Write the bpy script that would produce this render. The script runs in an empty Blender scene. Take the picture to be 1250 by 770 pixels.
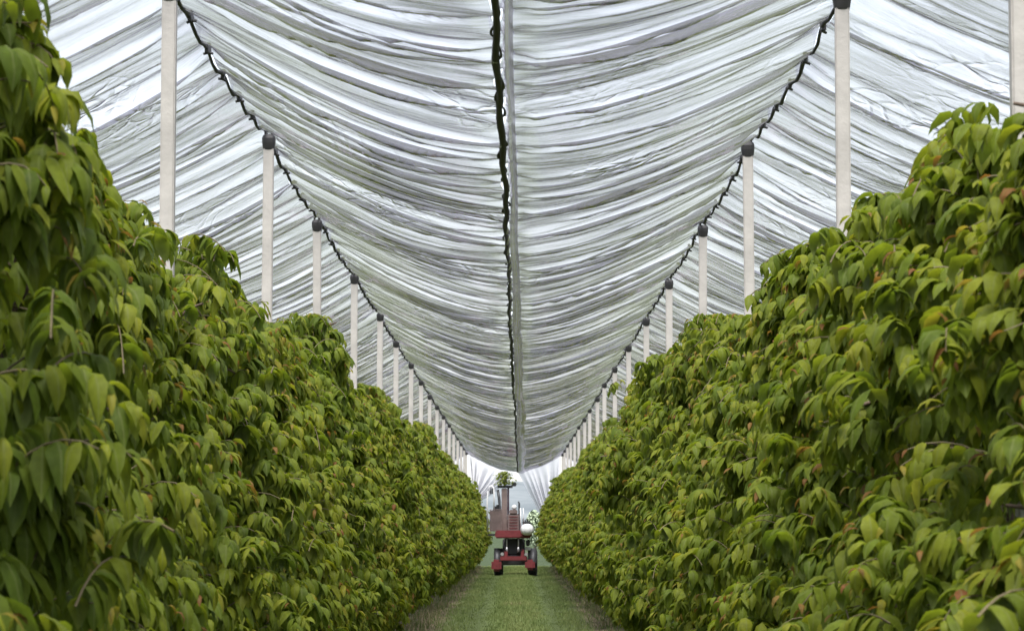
import bpy, bmesh, math, random
import numpy as np
from mathutils import Vector, Matrix

R = math.radians
scene = bpy.context.scene
COL = scene.collection
rng = np.random.default_rng(11)
random.seed(5)

# ------------------------------------------------------------------ helpers
def link(o, parent=None):
    COL.objects.link(o)
    if parent is not None:
        o.parent = parent
    return o

def tag(o, label=None, cat=None, group=None, kind=None):
    if label: o['label'] = label
    if cat: o['category'] = cat
    if group: o['group'] = group
    if kind: o['kind'] = kind
    return o

def thing(name, label, cat, loc=(0, 0, 0), rz=0.0, group=None):
    o = bpy.data.objects.new(name, None)
    o.empty_display_size = 0.2
    COL.objects.link(o)
    o.location = loc
    o.rotation_euler = (0, 0, rz)
    return tag(o, label, cat, group)

def np_mesh(name, V, quads=None, tris=None, smooth=True, mats=(), mat_idx=None):
    me = bpy.data.meshes.new(name)
    V = np.asarray(V, dtype=np.float32).reshape(-1, 3)
    nq = 0 if quads is None else len(quads)
    nt = 0 if tris is None else len(tris)
    loops = []
    if nq: loops.append(np.asarray(quads, dtype=np.int32).ravel())
    if nt: loops.append(np.asarray(tris, dtype=np.int32).ravel())
    L = np.concatenate(loops)
    starts = np.concatenate([np.arange(nq) * 4, nq * 4 + np.arange(nt) * 3]).astype(np.int32)
    me.vertices.add(len(V)); me.loops.add(len(L)); me.polygons.add(nq + nt)
    me.vertices.foreach_set('co', V.ravel())
    me.loops.foreach_set('vertex_index', L)
    me.polygons.foreach_set('loop_start', starts)
    if mat_idx is not None:
        me.polygons.foreach_set('material_index', np.asarray(mat_idx, dtype=np.int32))
    if smooth:
        me.polygons.foreach_set('use_smooth', np.ones(nq + nt, dtype=bool))
    for m in mats: me.materials.append(m)
    me.update(calc_edges=True)
    me.validate()
    return me

def bm_obj(name, bm, mat, parent=None, smooth=False, loc=None):
    me = bpy.data.meshes.new(name)
    bm.to_mesh(me); bm.free()
    if mat: me.materials.append(mat)
    if smooth:
        me.polygons.foreach_set('use_smooth', [True] * len(me.polygons))
    o = bpy.data.objects.new(name, me)
    link(o, parent)
    if loc: o.location = loc
    return o

def box(bm, x0, x1, y0, y1, z0, z1, bev=0.0):
    t = bmesh.new()
    r = bmesh.ops.create_cube(t, size=1.0)
    for v in t.verts:
        v.co = Vector(((x0 + x1) / 2 + v.co.x * (x1 - x0), (y0 + y1) / 2 + v.co.y * (y1 - y0), (z0 + z1) / 2 + v.co.z * (z1 - z0)))
    if bev > 0:
        bmesh.ops.bevel(t, geom=t.edges[:], offset=bev, segments=2, affect='EDGES')
    me = bpy.data.meshes.new('tmp'); t.to_mesh(me); t.free()
    bm.from_mesh(me); bpy.data.meshes.remove(me)

def tube(bm, pts, rad, n=8):
    pts = [Vector(p) for p in pts]
    if not hasattr(rad, '__len__'): rad = [rad] * len(pts)
    rings = []
    for i, p in enumerate(pts):
        d = (pts[min(i + 1, len(pts) - 1)] - pts[max(i - 1, 0)]).normalized()
        up = Vector((0, 0, 1)) if abs(d.z) < 0.9 else Vector((1, 0, 0))
        a = d.cross(up).normalized(); b = d.cross(a).normalized()
        rings.append([bm.verts.new(p + (a * math.cos(2 * math.pi * k / n) + b * math.sin(2 * math.pi * k / n)) * rad[i]) for k in range(n)])
    for i in range(len(rings) - 1):
        for k in range(n):
            bm.faces.new((rings[i][k], rings[i][(k + 1) % n], rings[i + 1][(k + 1) % n], rings[i + 1][k]))
    bm.faces.new(rings[0][::-1]); bm.faces.new(rings[-1])

def lathe_y(bm, c, prof, n=28):
    """prof: list of (y, r) about a horizontal axis along x -> used with axis x"""
    rings = []
    for (ax, r) in prof:
        rings.append([bm.verts.new((c[0] + ax, c[1] + r * math.cos(2 * math.pi * k / n), c[2] + r * math.sin(2 * math.pi * k / n))) for k in range(n)])
    for i in range(len(rings) - 1):
        for k in range(n):
            bm.faces.new((rings[i][k], rings[i][(k + 1) % n], rings[i + 1][(k + 1) % n], rings[i + 1][k]))
    bm.faces.new(rings[0][::-1]); bm.faces.new(rings[-1])

def vnoise(x, y, seed):
    """smooth 2D value noise in [-1,1], numpy arrays"""
    xi = np.floor(x).astype(np.int64); yi = np.floor(y).astype(np.int64)
    xf = x - xi; yf = y - yi
    xf = xf * xf * (3 - 2 * xf); yf = yf * yf * (3 - 2 * yf)
    def h(a, b):
        n = (a * 374761393 + b * 668265263 + seed * 1442695041) & 0xffffffff
        n = ((n ^ (n >> 13)) * 1274126177) & 0xffffffff
        n = n ^ (n >> 16)
        return (n & 0xffff) / 32767.5 - 1.0
    return (h(xi, yi) * (1 - xf) + h(xi + 1, yi) * xf) * (1 - yf) + (h(xi, yi + 1) * (1 - xf) + h(xi + 1, yi + 1) * xf) * yf

# ------------------------------------------------------------------ materials
def new_mat(name):
    m = bpy.data.materials.new(name); m.use_nodes = True
    nt = m.node_tree
    for n in list(nt.nodes): nt.nodes.remove(n)
    out = nt.nodes.new('ShaderNodeOutputMaterial')
    return m, nt, out

def ramp(nt, fac, stops, interp='LINEAR'):
    r = nt.nodes.new('ShaderNodeValToRGB'); r.color_ramp.interpolation = interp
    els = r.color_ramp.elements
    while len(els) < len(stops): els.new(0.5)
    for e, (p, c) in zip(els, stops):
        e.position = p; e.color = (*c, 1)
    nt.links.new(fac, r.inputs[0])
    return r.outputs[0]

def noise(nt, scale, detail=4, rough=0.6, vec=None, mapscale=None, kind='Object'):
    n = nt.nodes.new('ShaderNodeTexNoise')
    n.inputs['Scale'].default_value = scale; n.inputs['Detail'].default_value = detail; n.inputs['Roughness'].default_value = rough
    tc = nt.nodes.new('ShaderNodeTexCoord')
    src = tc.outputs[kind]
    if mapscale:
        mp = nt.nodes.new('ShaderNodeMapping'); mp.inputs['Scale'].default_value = mapscale
        nt.links.new(src, mp.inputs[0]); src = mp.outputs[0]
    nt.links.new(src, n.inputs['Vector'])
    return n.outputs['Fac']

def plain(name, col, rough=0.6, metal=0.0, var=0.25, scale=8.0, bump=0.0, spec=0.5):
    m, nt, out = new_mat(name)
    b = nt.nodes.new('ShaderNodeBsdfPrincipled')
    f = noise(nt, scale, 5, 0.65)
    lo = tuple(c * (1 - var) for c in col); hi = tuple(min(1, c * (1 + var)) for c in col)
    nt.links.new(ramp(nt, f, [(0.3, lo), (0.7, hi)]), b.inputs['Base Color'])
    b.inputs['Roughness'].default_value = rough; b.inputs['Metallic'].default_value = metal
    b.inputs['Specular IOR Level'].default_value = spec
    if bump:
        bp = nt.nodes.new('ShaderNodeBump'); bp.inputs['Strength'].default_value = bump; bp.inputs['Distance'].default_value = 0.01
        nt.links.new(noise(nt, scale * 6, 5, 0.6), bp.inputs['Height']); nt.links.new(bp.outputs[0], b.inputs['Normal'])
    nt.links.new(b.outputs[0], out.inputs[0])
    return m

def film_mat(name, tint=(0.935, 0.935, 0.965), clear=0.92, glossf=0.8, dens=0.18):
    m, nt, out = new_mat(name)
    L = nt.links.new
    bump = nt.nodes.new('ShaderNodeBump'); bump.inputs['Strength'].default_value = 0.5; bump.inputs['Distance'].default_value = 0.02
    n1 = noise(nt, 3.0, 4, 0.6, mapscale=(0.55, 3.0, 1.0))
    # crinkled patches: sharp cell creases that come and go
    tc = nt.nodes.new('ShaderNodeTexCoord')
    mp = nt.nodes.new('ShaderNodeMapping'); mp.inputs['Scale'].default_value = (1.0, 0.8, 1.0)
    L(tc.outputs['Object'], mp.inputs[0])
    vo = nt.nodes.new('ShaderNodeTexVoronoi'); vo.feature = 'DISTANCE_TO_EDGE'; vo.inputs['Scale'].default_value = 7.0
    nz = nt.nodes.new('ShaderNodeTexNoise'); nz.inputs['Scale'].default_value = 2.0; nz.inputs['Detail'].default_value = 3
    L(mp.outputs[0], nz.inputs['Vector'])
    mixv = nt.nodes.new('ShaderNodeMixRGB'); mixv.inputs[0].default_value = 0.35
    L(mp.outputs[0], mixv.inputs[1]); L(nz.outputs['Color'], mixv.inputs[2]); L(mixv.outputs[0], vo.inputs['Vector'])
    patch = ramp(nt, noise(nt, 0.8, 3, 0.55, mapscale=(0.8, 0.5, 1)), [(0.52, (0, 0, 0)), (0.68, (1, 1, 1))])
    mn = nt.nodes.new('ShaderNodeMath'); mn.operation = 'MINIMUM'; mn.inputs[1].default_value = 0.12
    L(vo.outputs['Distance'], mn.inputs[0])
    mm = nt.nodes.new('ShaderNodeMath'); mm.operation = 'MULTIPLY'
    L(mn.outputs[0], mm.inputs[0]); L(patch, mm.inputs[1])
    m2 = nt.nodes.new('ShaderNodeMath'); m2.operation = 'MULTIPLY_ADD'; m2.inputs[1].default_value = 8.0
    L(mm.outputs[0], m2.inputs[0]); L(n1, m2.inputs[2])
    L(m2.outputs[0], bump.inputs['Height'])
    tr = nt.nodes.new('ShaderNodeBsdfTransparent')
    tl = nt.nodes.new('ShaderNodeBsdfTranslucent'); L(bump.outputs[0], tl.inputs['Normal'])
    dirt = ramp(nt, noise(nt, 1.3, 6, 0.7, mapscale=(0.7, 0.35, 1)), [(0.35, tuple(c * 0.86 for c in tint)), (0.6, tint)])
    # light crossing the milky film at a slant has more plastic to cross: exp(-dens / cos)
    lw0 = nt.nodes.new('ShaderNodeLayerWeight'); lw0.inputs['Blend'].default_value = 0.5
    L(bump.outputs[0], lw0.inputs['Normal'])
    cs = nt.nodes.new('ShaderNodeMath'); cs.operation = 'SUBTRACT'; cs.inputs[0].default_value = 1.03
    L(lw0.outputs['Facing'], cs.inputs[1])
    dv = nt.nodes.new('ShaderNodeMath'); dv.operation = 'DIVIDE'; dv.inputs[0].default_value = -dens
    L(cs.outputs[0], dv.inputs[1])
    ex = nt.nodes.new('ShaderNodeMath'); ex.operation = 'EXPONENT'; L(dv.outputs[0], ex.inputs[0])
    ab = nt.nodes.new('ShaderNodeMixRGB'); ab.blend_type = 'MULTIPLY'; ab.inputs[0].default_value = 1.0
    L(dirt, ab.inputs[1]); L(ex.outputs[0], ab.inputs[2]); dirt = ab.outputs[0]
    L(dirt, tl.inputs['Color']); L(dirt, tr.inputs['Color'])
    mx = nt.nodes.new('ShaderNodeMixShader'); mx.inputs[0].default_value = clear
    L(tl.outputs[0], mx.inputs[1]); L(tr.outputs[0], mx.inputs[2])
    gl = nt.nodes.new('ShaderNodeBsdfGlossy'); gl.inputs['Roughness'].default_value = 0.07
    gl.inputs['Color'].default_value = (0.90, 0.86, 0.95, 1)
    L(bump.outputs[0], gl.inputs['Normal'])
    # thin film: a little more reflective than one surface because of the two faces; same from either side
    lw = nt.nodes.new('ShaderNodeLayerWeight'); lw.inputs['Blend'].default_value = 0.5
    L(bump.outputs[0], lw.inputs['Normal'])
    pw = nt.nodes.new('ShaderNodeMath'); pw.operation = 'POWER'; pw.inputs[1].default_value = 3.0
    L(lw.outputs['Facing'], pw.inputs[0])
    sc = nt.nodes.new('ShaderNodeMath'); sc.operation = 'MULTIPLY_ADD'; sc.inputs[1].default_value = 0.85 * glossf; sc.inputs[2].default_value = 0.07
    L(pw.outputs[0], sc.inputs[0])
    mg = nt.nodes.new('ShaderNodeMixShader')
    L(sc.outputs[0], mg.inputs[0]); L(mx.outputs[0], mg.inputs[1]); L(gl.outputs[0], mg.inputs[2])
    L(mg.outputs[0], out.inputs[0])
    return m

def leaf_mat():
    m, nt, out = new_mat('cherry_leaf')
    L = nt.links.new
    at = nt.nodes.new('ShaderNodeAttribute'); at.attribute_name = 'tone'
    geo = nt.nodes.new('ShaderNodeNewGeometry')
    oi = nt.nodes.new('ShaderNodeObjectInfo')
    # tone 0..0.6 mature to young, >0.8 reddish tip leaves
    a1 = nt.nodes.new('ShaderNodeMath'); a1.operation = 'MULTIPLY_ADD'; a1.inputs[1].default_value = 0.16; a1.inputs[2].default_value = -0.08
    L(oi.outputs['Random'], a1.inputs[0])
    a2 = nt.nodes.new('ShaderNodeMath'); a2.operation = 'ADD'
    L(at.outputs['Fac'], a2.inputs[0]); L(a1.outputs[0], a2.inputs[1])
    base = ramp(nt, a2.outputs[0], [(0.0, (0.088, 0.130, 0.017)), (0.28, (0.144, 0.184, 0.019)), (0.55, (0.212, 0.232, 0.022)), (0.76, (0.25, 0.22, 0.030)), (0.86, (0.210, 0.130, 0.035)), (1.0, (0.19, 0.075, 0.03))])
    # veins and blotches
    nz = noise(nt, 30, 3, 0.6)
    hv = nt.nodes.new('ShaderNodeHueSaturation')
    mv = nt.nodes.new('ShaderNodeMapRange'); mv.inputs[1].default_value = 0.3; mv.inputs[2].default_value = 0.7; mv.inputs[3].default_value = 0.8; mv.inputs[4].default_value = 1.2
    L(nz, mv.inputs[0]); L(mv.outputs[0], hv.inputs['Value']); L(base, hv.inputs['Color'])
    under = nt.nodes.new('ShaderNodeMixRGB'); under.inputs[2].default_value = (0.17, 0.20, 0.11, 1)
    uf = nt.nodes.new('ShaderNodeMath'); uf.operation = 'MULTIPLY'; uf.inputs[1].default_value = 0.45
    L(geo.outputs['Backfacing'], uf.inputs[0]); L(uf.outputs[0], under.inputs[0]); L(hv.outputs[0], under.inputs[1])
    ra = nt.nodes.new('ShaderNodeAttribute'); ra.attribute_name = 'rib'
    rf = ramp(nt, ra.outputs['Fac'], [(0.0, (0.55, 0.55, 0.55)), (0.16, (0, 0, 0))])
    rib = nt.nodes.new('ShaderNodeMixRGB'); rib.inputs[2].default_value = (0.22, 0.25, 0.09, 1)
    L(rf, rib.inputs[0]); L(under.outputs[0], rib.inputs[1])
    b = nt.nodes.new('ShaderNodeBsdfPrincipled')
    L(rib.outputs[0], b.inputs['Base Color'])
    b.inputs['Roughness'].default_value = 0.55; b.inputs['Specular IOR Level'].default_value = 0.13
    t = nt.nodes.new('ShaderNodeBsdfTranslucent')
    tc = nt.nodes.new('ShaderNodeMixRGB'); tc.blend_type = 'MULTIPLY'; tc.inputs[0].default_value = 1.0; tc.inputs[2].default_value = (1.4, 1.45, 0.75, 1)
    L(hv.outputs[0], tc.inputs[1]); L(tc.outputs[0], t.inputs['Color'])
    ms = nt.nodes.new('ShaderNodeMixShader'); ms.inputs[0].default_value = 0.47
    L(b.outputs[0], ms.inputs[1]); L(t.outputs[0], ms.inputs[2]); L(ms.outputs[0], out.inputs[0])
    return m

M_FILM = film_mat('clear_film')
M_FLAP = film_mat('gathered_film', clear=0.15, dens=0.28)
M_HEM = film_mat('doubled_film', tint=(0.62, 0.66, 0.65), clear=0.6, dens=0.11, glossf=0.8)
M_LEAF = leaf_mat()
M_BARK = plain('bark', (0.12, 0.085, 0.06), 0.85, var=0.45, scale=14, bump=0.5)
M_TWIG = plain('twig_bark', (0.12, 0.095, 0.045), 0.7, var=0.3, scale=20)
M_POST = plain('concrete_post', (0.45, 0.425, 0.395), 0.85, var=0.14, scale=5, bump=0.25)
M_CAP = plain('black_cap_plastic', (0.020, 0.019, 0.020), 0.5, var=0.2)
M_CORD = plain('black_cord', (0.018, 0.018, 0.019), 0.8, var=0.3)
M_LOOP = plain('dark_elastic_loop', (0.03, 0.03, 0.032), 0.7, var=0.3)

# ------------------------------------------------------------------ layout (metres; camera at origin looking along +Y)
EYE = 1.5
F_PX = 3700.0 / 1250.0
RIDGE = 4.30
DROP = 0.53
XL, XR = -1.865, 1.75
RAISE = {XL: 0.17, XR: 0.11}
END = 117.6
Y0, SPAN = 16.1, 6.2
POSTS = [Y0 + SPAN * k for k in range(-1, 17)]
STEP = SPAN / 3.0

def valley_x(y):
    y = np.asarray(y, dtype=float)
    return np.interp(y, [-6, 13, 24, 51, 112, 125], [-0.10, -0.085, -0.075, -0.03, 0.055, 0.06]) + 0.018 * vnoise(y * 0.35, y * 0 + 3.3, 77)

def ridge_z(y):
    y = np.asarray(y, dtype=float)
    ph = ((y - Y0) / SPAN) % 1.0
    return RIDGE - 0.06 * (1 - (2 * ph - 1) ** 2)

# ------------------------------------------------------------------ rain covers
def y_samples():
    ys = [-6.0]
    while ys[-1] < END - 0.05:
        y = ys[-1]
        st = 0.25 if y < 8 else 0.045 if y < 36 else 0.075 if y < 70 else 0.12
        ys.append(y + st)
    ys[-1] = END
    return np.array(ys)

def folds(Y, A, seed, mean_gap, amp, width, taper_valley):
    r = np.random.default_rng(seed)
    Z = np.zeros_like(Y)
    ycol = Y[:, 0]
    y = -6.0
    a = A[0]
    while y < END + 1:
        y += max(0.06, r.normal(mean_gap, mean_gap * 0.36))
        am = amp * r.uniform(0.25, 1.0) ** 1.3 * (1 if r.random() < 0.78 else -0.7)
        w = width * r.uniform(0.55, 1.5)
        drift = r.normal(0, 0.22); curve = r.normal(0, 0.2)
        c = r.uniform(0.1, 0.8); half = r.uniform(0.5, 1.3)
        win = np.clip(1.35 - ((a - c) / half) ** 2 * 1.35, 0, 1) ** 0.8
        win = win * np.clip(0.3 + a * 8, 0, 1) * (1 - taper_valley * np.clip((a - 0.7) / 0.3, 0, 1))
        i0, i1 = np.searchsorted(ycol, [y - 6 * w - abs(drift) - abs(curve) - 0.3, y + 6 * w + abs(drift) + abs(curve) + 0.3])
        if i1 <= i0: continue
        yc = y + drift * (a - 0.5) + curve * (a - 0.5) ** 2 + 0.05 * vnoise(a * 5 + y, a * 0 + 1.7, seed)
        dy = ycol[i0:i1, None] - yc[None, :]
        s = np.where(dy > 0, dy / (w * 0.6), -dy / (w * 1.5))
        Z[i0:i1] -= am * win[None, :] * np.exp(-s ** 1.15)
    return Z

def film_panel(name, xr, side, parent, seed, n_a=34, hem_edge=0.0):
    """one sheet from the ridge at xr to the valley; side +1 = towards +x"""
    ys = y_samples()
    a = np.linspace(0, 1, n_a)
    Y, A = np.meshgrid(ys, a, indexing='ij')
    if (xr < 0) == (side > 0):          # inner sheet: ends at the middle valley
        vx = valley_x(ys) - side * (0.014 + 0.010 * np.sin(ys * 2 * math.pi / 0.62) + 0.01 * vnoise(ys * 1.5, ys * 0, seed))
    else:
        vx = xr + side * (1.79 + 0.02 * vnoise(ys * 0.3, ys * 0, seed))
    X = xr + side * 0.006 + (vx[:, None] - xr - side * 0.006) * A
    prof = 1 - (1 - A) ** 1.55
    dr = DROP * (1 + 0.12 * vnoise(ys * 0.16, ys * 0 + 9.1, seed)[:, None])
    dr = dr + RAISE[xr]
    Z = ridge_z(ys)[:, None] + RAISE[xr] - dr * prof
    # between two clips the film edge sags below the wire
    ph = ((Y - Y0) / (SPAN / 6)) % 1.0
    Z -= 0.055 * np.sin(math.pi * ph) ** 2 * np.exp(-A * 7)
    # the sheet billows between posts
    ph2 = ((Y - Y0) / SPAN) % 1.0
    Z -= 0.035 * np.sin(math.pi * ph2) ** 2 * np.sin(math.pi * A) * (1 + 0.6 * vnoise(Y * 0.4, A * 2, seed + 5))
    Z += folds(Y, A, seed + 1, 0.40, 0.066, 0.072, 0.4)
    Z += folds(Y, A, seed + 2, 0.22, 0.022, 0.034, 0.2)
    Z += 0.012 * vnoise(Y * 2.6, A * 1.6 + 0.3 * Y, seed + 4) + 0.002 * vnoise(Y * 13.0, A * 3.0, seed + 6)
    base = ridge_z(ys)[:, None] + RAISE[xr] - dr * prof
    if xr > 0 and side < 0:              # the right sheet is smooth where its hem runs
        keep = 1 - 0.85 * np.clip((A - 0.90) / 0.05, 0, 1)
        Z = base + (Z - base) * keep
    Z += 0.018 * np.sin(ys * 2 * math.pi / 0.62)[:, None] * np.clip((A - 0.93) / 0.07, 0, 1)
    V = np.stack([X, Y, Z], -1).reshape(-1, 3)
    n, k = len(ys), n_a
    idx = np.arange(n * k).reshape(n, k)
    q = np.stack([idx[:-1, :-1], idx[1:, :-1], idx[1:, 1:], idx[:-1, 1:]], -1).reshape(-1, 4)
    o = bpy.data.objects.new(name, np_mesh(name, V, q, mats=[M_FILM]))
    link(o, parent)
    return V.reshape(n, k, 3)

def end_flap(edge, xr, side, parent, anchor, sag, seed):
    """film gathered from the sheet's end edge down to an anchor at the end of the row"""
    T = np.linspace(0, 1, 22); k = edge.shape[0]
    a = np.linspace(0, 1, 60)
    E = np.stack([np.interp(a, np.linspace(0, 1, k), edge[:, j]) for j in range(3)], -1)
    A, TT = np.meshgrid(a, T, indexing='ij')
    # at the anchor the film stays a bundle with some width
    spread = np.stack([np.full_like(a, anchor[0]) + side * 0.22 * (a - 0.3), anchor[1] + 0.25 * np.cos(a * 17), anchor[2] + 0.3 * (0.5 - a)], -1)
    P = E[:, None, :] * (1 - TT[..., None]) + spread[:, None, :] * TT[..., None]
    P[..., 2] -= sag * (TT * (1 - TT)) * (0.3 + A) * 1.0
    P[..., 0] -= side * sag * 0.9 * (TT * (1 - TT)) * A
    fold = 0.07 * np.sin(A * 42 + 2 * np.sin(A * 9)) + 0.05 * vnoise(A * 13, TT * 1.5, seed)
    P[..., 1] += fold * np.clip(TT * 3, 0, 1)
    P[..., 2] += 0.4 * fold * np.clip(TT * 3, 0, 1)
    n, k = A.shape
    idx = np.arange(n * k).reshape(n, k)
    q = np.stack([idx[:-1, :-1], idx[1:, :-1], idx[1:, 1:], idx[:-1, 1:]], -1).reshape(-1, 4)
    link(bpy.data.objects.new('end_flap', np_mesh('end_flap', P.reshape(-1, 3), q, mats=[M_FLAP])), parent)

def clip_mesh():
    bm = bmesh.new()
    box(bm, -0.012, 0.012, -0.03, 0.03, -0.05, 0.012, 0.004)
    tube(bm, [(-0.022, -0.02, -0.055), (0, 0, -0.05), (0.022, 0.02, -0.055)], 0.009, 6)
    me = bpy.data.meshes.new('clip'); bm.to_mesh(me); bm.free(); me.materials.append(M_CAP)
    return me
CLIP = clip_mesh()

def cover(xr, label, seed, anchor_in, anchor_out, sag):
    t = thing('rain_cover', label, 'plastic cover', (0, 0, 0), group='plastic rain covers over the tree rows')
    s_in = 1 if xr < 0 else -1
    inner = film_panel('inner_sheet', xr, s_in, t, seed)
    outer = film_panel('outer_sheet', xr, -s_in, t, seed + 40, n_a=28)
    end_flap(inner[-1], xr, s_in, t, anchor_in, sag, seed)
    end_flap(outer[-1], xr, -s_in, t, anchor_out, 0.3, seed + 3)
    # ridge wire with the film's dark reinforced band wound about it
    ys = np.arange(-6, END + 0.01, SPAN / 24)
    bm = bmesh.new()
    ph = ((ys - Y0) / (SPAN / 6)) % 1.0
    pts = [(xr + 0.012 * float(vnoise(np.array([y * 2.1]), np.array([0.5]), seed)[0]), y, float(ridge_z(y)) + RAISE[xr] - 0.05 * math.sin(math.pi * p) ** 2 - 0.016) for y, p in zip(ys, ph)]
    tube(bm, pts, [0.009 + 0.006 * random.random() for _ in pts], 7)
    w = bm_obj('ridge_wire', bm, M_CORD, t, smooth=True)
    k = 0
    y = Y0 - SPAN
    while y < END:
        y += SPAN / 6
        if abs(((y - Y0) / SPAN) - round((y - Y0) / SPAN)) < 0.02 or y > END: continue
        c = bpy.data.objects.new('clip', CLIP); link(c, w)
        c.location = (xr, y, float(ridge_z(y)) + RAISE[xr]); c.rotation_euler = (random.uniform(-.2, .2), random.uniform(-.2, .2), random.uniform(-.3, .3))
    return inner, t

inL, coverL = cover(XL, 'wrinkled translucent plastic sheet roof over the left tree row', 100, (-1.62, END + 2.2, 2.75), (-2.4, END + 2.2, 2.2), 0.55)
inR, coverR = cover(XR, 'wrinkled translucent plastic sheet roof over the right tree row', 300, (1.38, END + 2.0, 1.55), (2.4, END + 2.2, 2.2), 0.75)

# doubled hem of the right sheet hanging beside the seam
ys = y_samples(); ys = ys[ys > -2]
a = np.linspace(0, 1, 9)
Y, A = np.meshgrid(ys, a, indexing='ij')
vx = valley_x(ys)
wid = np.interp(ys, [0, 20, 60, END], [0.03, 0.05, 0.16, 0.25]) * (1 + 0.12 * vnoise(ys * 0.5, ys * 0, 5))
zv = np.interp(ys, inR[:, 0, 1], inR[:, -1, 2])
zu = np.stack([np.interp(ys, inR[:, 0, 1], inR[:, j, 2]) for j in range(inR.shape[1])], 1).min(1)
X = vx[:, None] + 0.03 + wid[:, None] * A
zv = np.convolve(np.pad(zv, 15, mode='edge'), np.ones(31) / 31, 'valid')
Zs = zv[:, None] - 0.05 + 0.02 * A - 0.03 * np.sin(math.pi * A) + 0.012 * vnoise(Y * 0.5, A, 8)
V = np.stack([X, Y, Zs], -1).reshape(-1, 3)
n, k = A.shape; idx = np.arange(n * k).reshape(n, k)
q = np.stack([idx[:-1, :-1], idx[1:, :-1], idx[1:, 1:], idx[:-1, 1:]], -1).reshape(-1, 4)
link(bpy.data.objects.new('hem', np_mesh('hem', V, q, mats=[M_HEM])), coverR)

# middle seam: black cord with elastic loops
seam = thing('seam_cord', 'black cord with elastic loops along the middle seam of the plastic roof', 'cord')
ys = np.arange(-2, END + 0.2, 0.31)
zc = np.interp(ys, inL[:, 0, 1], inL[:, -1, 2])
zc = np.convolve(np.pad(zc, 4, mode='edge'), np.ones(9) / 9, 'valid')
vx = valley_x(ys)
bm = bmesh.new()
tube(bm, [(vx[i] + 0.006 * math.sin(ys[i] * 3), ys[i], zc[i] - 0.02) for i in range(len(ys))], [0.015 + 0.008 * random.random() for _ in ys], 8)
bm_obj('cord', bm, M_CORD, seam, smooth=True)
def loop_mesh(s):
    bm = bmesh.new()
    pts = [(s * 0.024 * math.sin(math.pi * u) , (u - 0.5) * 0.5, -0.016 * math.sin(math.pi * u) + 0.012) for u in np.linspace(0, 1, 11)]
    tube(bm, pts, [0.003 + 0.004 * math.sin(math.pi * u) for u in np.linspace(0, 1, 11)], 6)
    me = bpy.data.meshes.new('loop'); bm.to_mesh(me); bm.free(); me.materials.append(M_LOOP)
    me.polygons.foreach_set('use_smooth', [True] * len(me.polygons)); me.update()
    return me
LOOPS = [loop_mesh(-1), loop_mesh(1)]
far_bm = bmesh.new(); cnt = 0
y = 12.2; j = 0
while y < END - 0.3:
    z = float(np.interp(y, ys, zc)) - 0.015; x = float(valley_x(y))
    if cnt < 100:
        o = bpy.data.objects.new('loop', LOOPS[j % 2]); link(o, seam)
        o.location = (x, y, z); o.rotation_euler = (0, random.uniform(-.3, .3), random.uniform(-.05, .05)); o.scale = (random.uniform(.7, 1.3), random.uniform(.8, 1.1), random.uniform(.7, 1.4))
        cnt += 1
    else:
        s = -1 if j % 2 else 1
        tube(far_bm, [(x + s * 0.024 * math.sin(math.pi * u), y + (u - 0.5) * 0.5, z - 0.016 * math.sin(math.pi * u)) for u in np.linspace(0, 1, 6)], 0.008, 5)
    j += 1
    y += 0.62 if j % 2 else 0.5
o = bm_obj('loop', far_bm, M_LOOP, seam); o['kind'] = 'stuff'

# ------------------------------------------------------------------ posts
ORD = ['first', 'second', 'third', 'fourth', 'fifth', 'sixth', 'seventh', 'eighth', 'ninth', 'tenth', 'eleventh', 'twelfth']
def post_meshes():
    bm = bmesh.new()
    box(bm, -0.0375, 0.0375, -0.0375, 0.0375, -0.25, RIDGE - 0.10, 0.007)
    shaft = bpy.data.meshes.new('shaft'); bm.to_mesh(shaft); bm.free(); shaft.materials.append(M_POST)
    bm = bmesh.new()
    # cap: a square sleeve that widens to a rounded shoulder, with a wire groove on top
    z = RIDGE
    prof = [(0.041, -0.115), (0.044, -0.10), (0.050, -0.06), (0.051, -0.03), (0.046, -0.012), (0.034, -0.002)]
    rings = []
    for r_, dz in prof:
        ring = []
        for k2 in range(16):
            an = 2 * math.pi * (k2 + 0.5) / 16
            c, s = math.cos(an), math.sin(an)
            m_ = max(abs(c), abs(s)); f = 0.6 / m_ + 0.4
            ring.append(bm.verts.new((c * r_ * f, s * r_ * f, z + dz)))
        rings.append(ring)
    for i in range(len(rings) - 1):
        for k2 in range(16):
            bm.faces.new((rings[i][k2], rings[i][(k2 + 1) % 16], rings[i + 1][(k2 + 1) % 16], rings[i + 1][k2]))
    bm.faces.new(rings[0][::-1]); bm.faces.new(rings[-1])
    box(bm, -0.032, -0.016, -0.03, 0.03, z - 0.004, z + 0.022, 0.003)
    box(bm, 0.016, 0.032, -0.03, 0.03, z - 0.004, z + 0.022, 0.003)
    cap = bpy.data.meshes.new('cap'); bm.to_mesh(cap); bm.free(); cap.materials.append(M_CAP)
    return shaft, cap
SHAFT, CAP = post_meshes()
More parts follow.
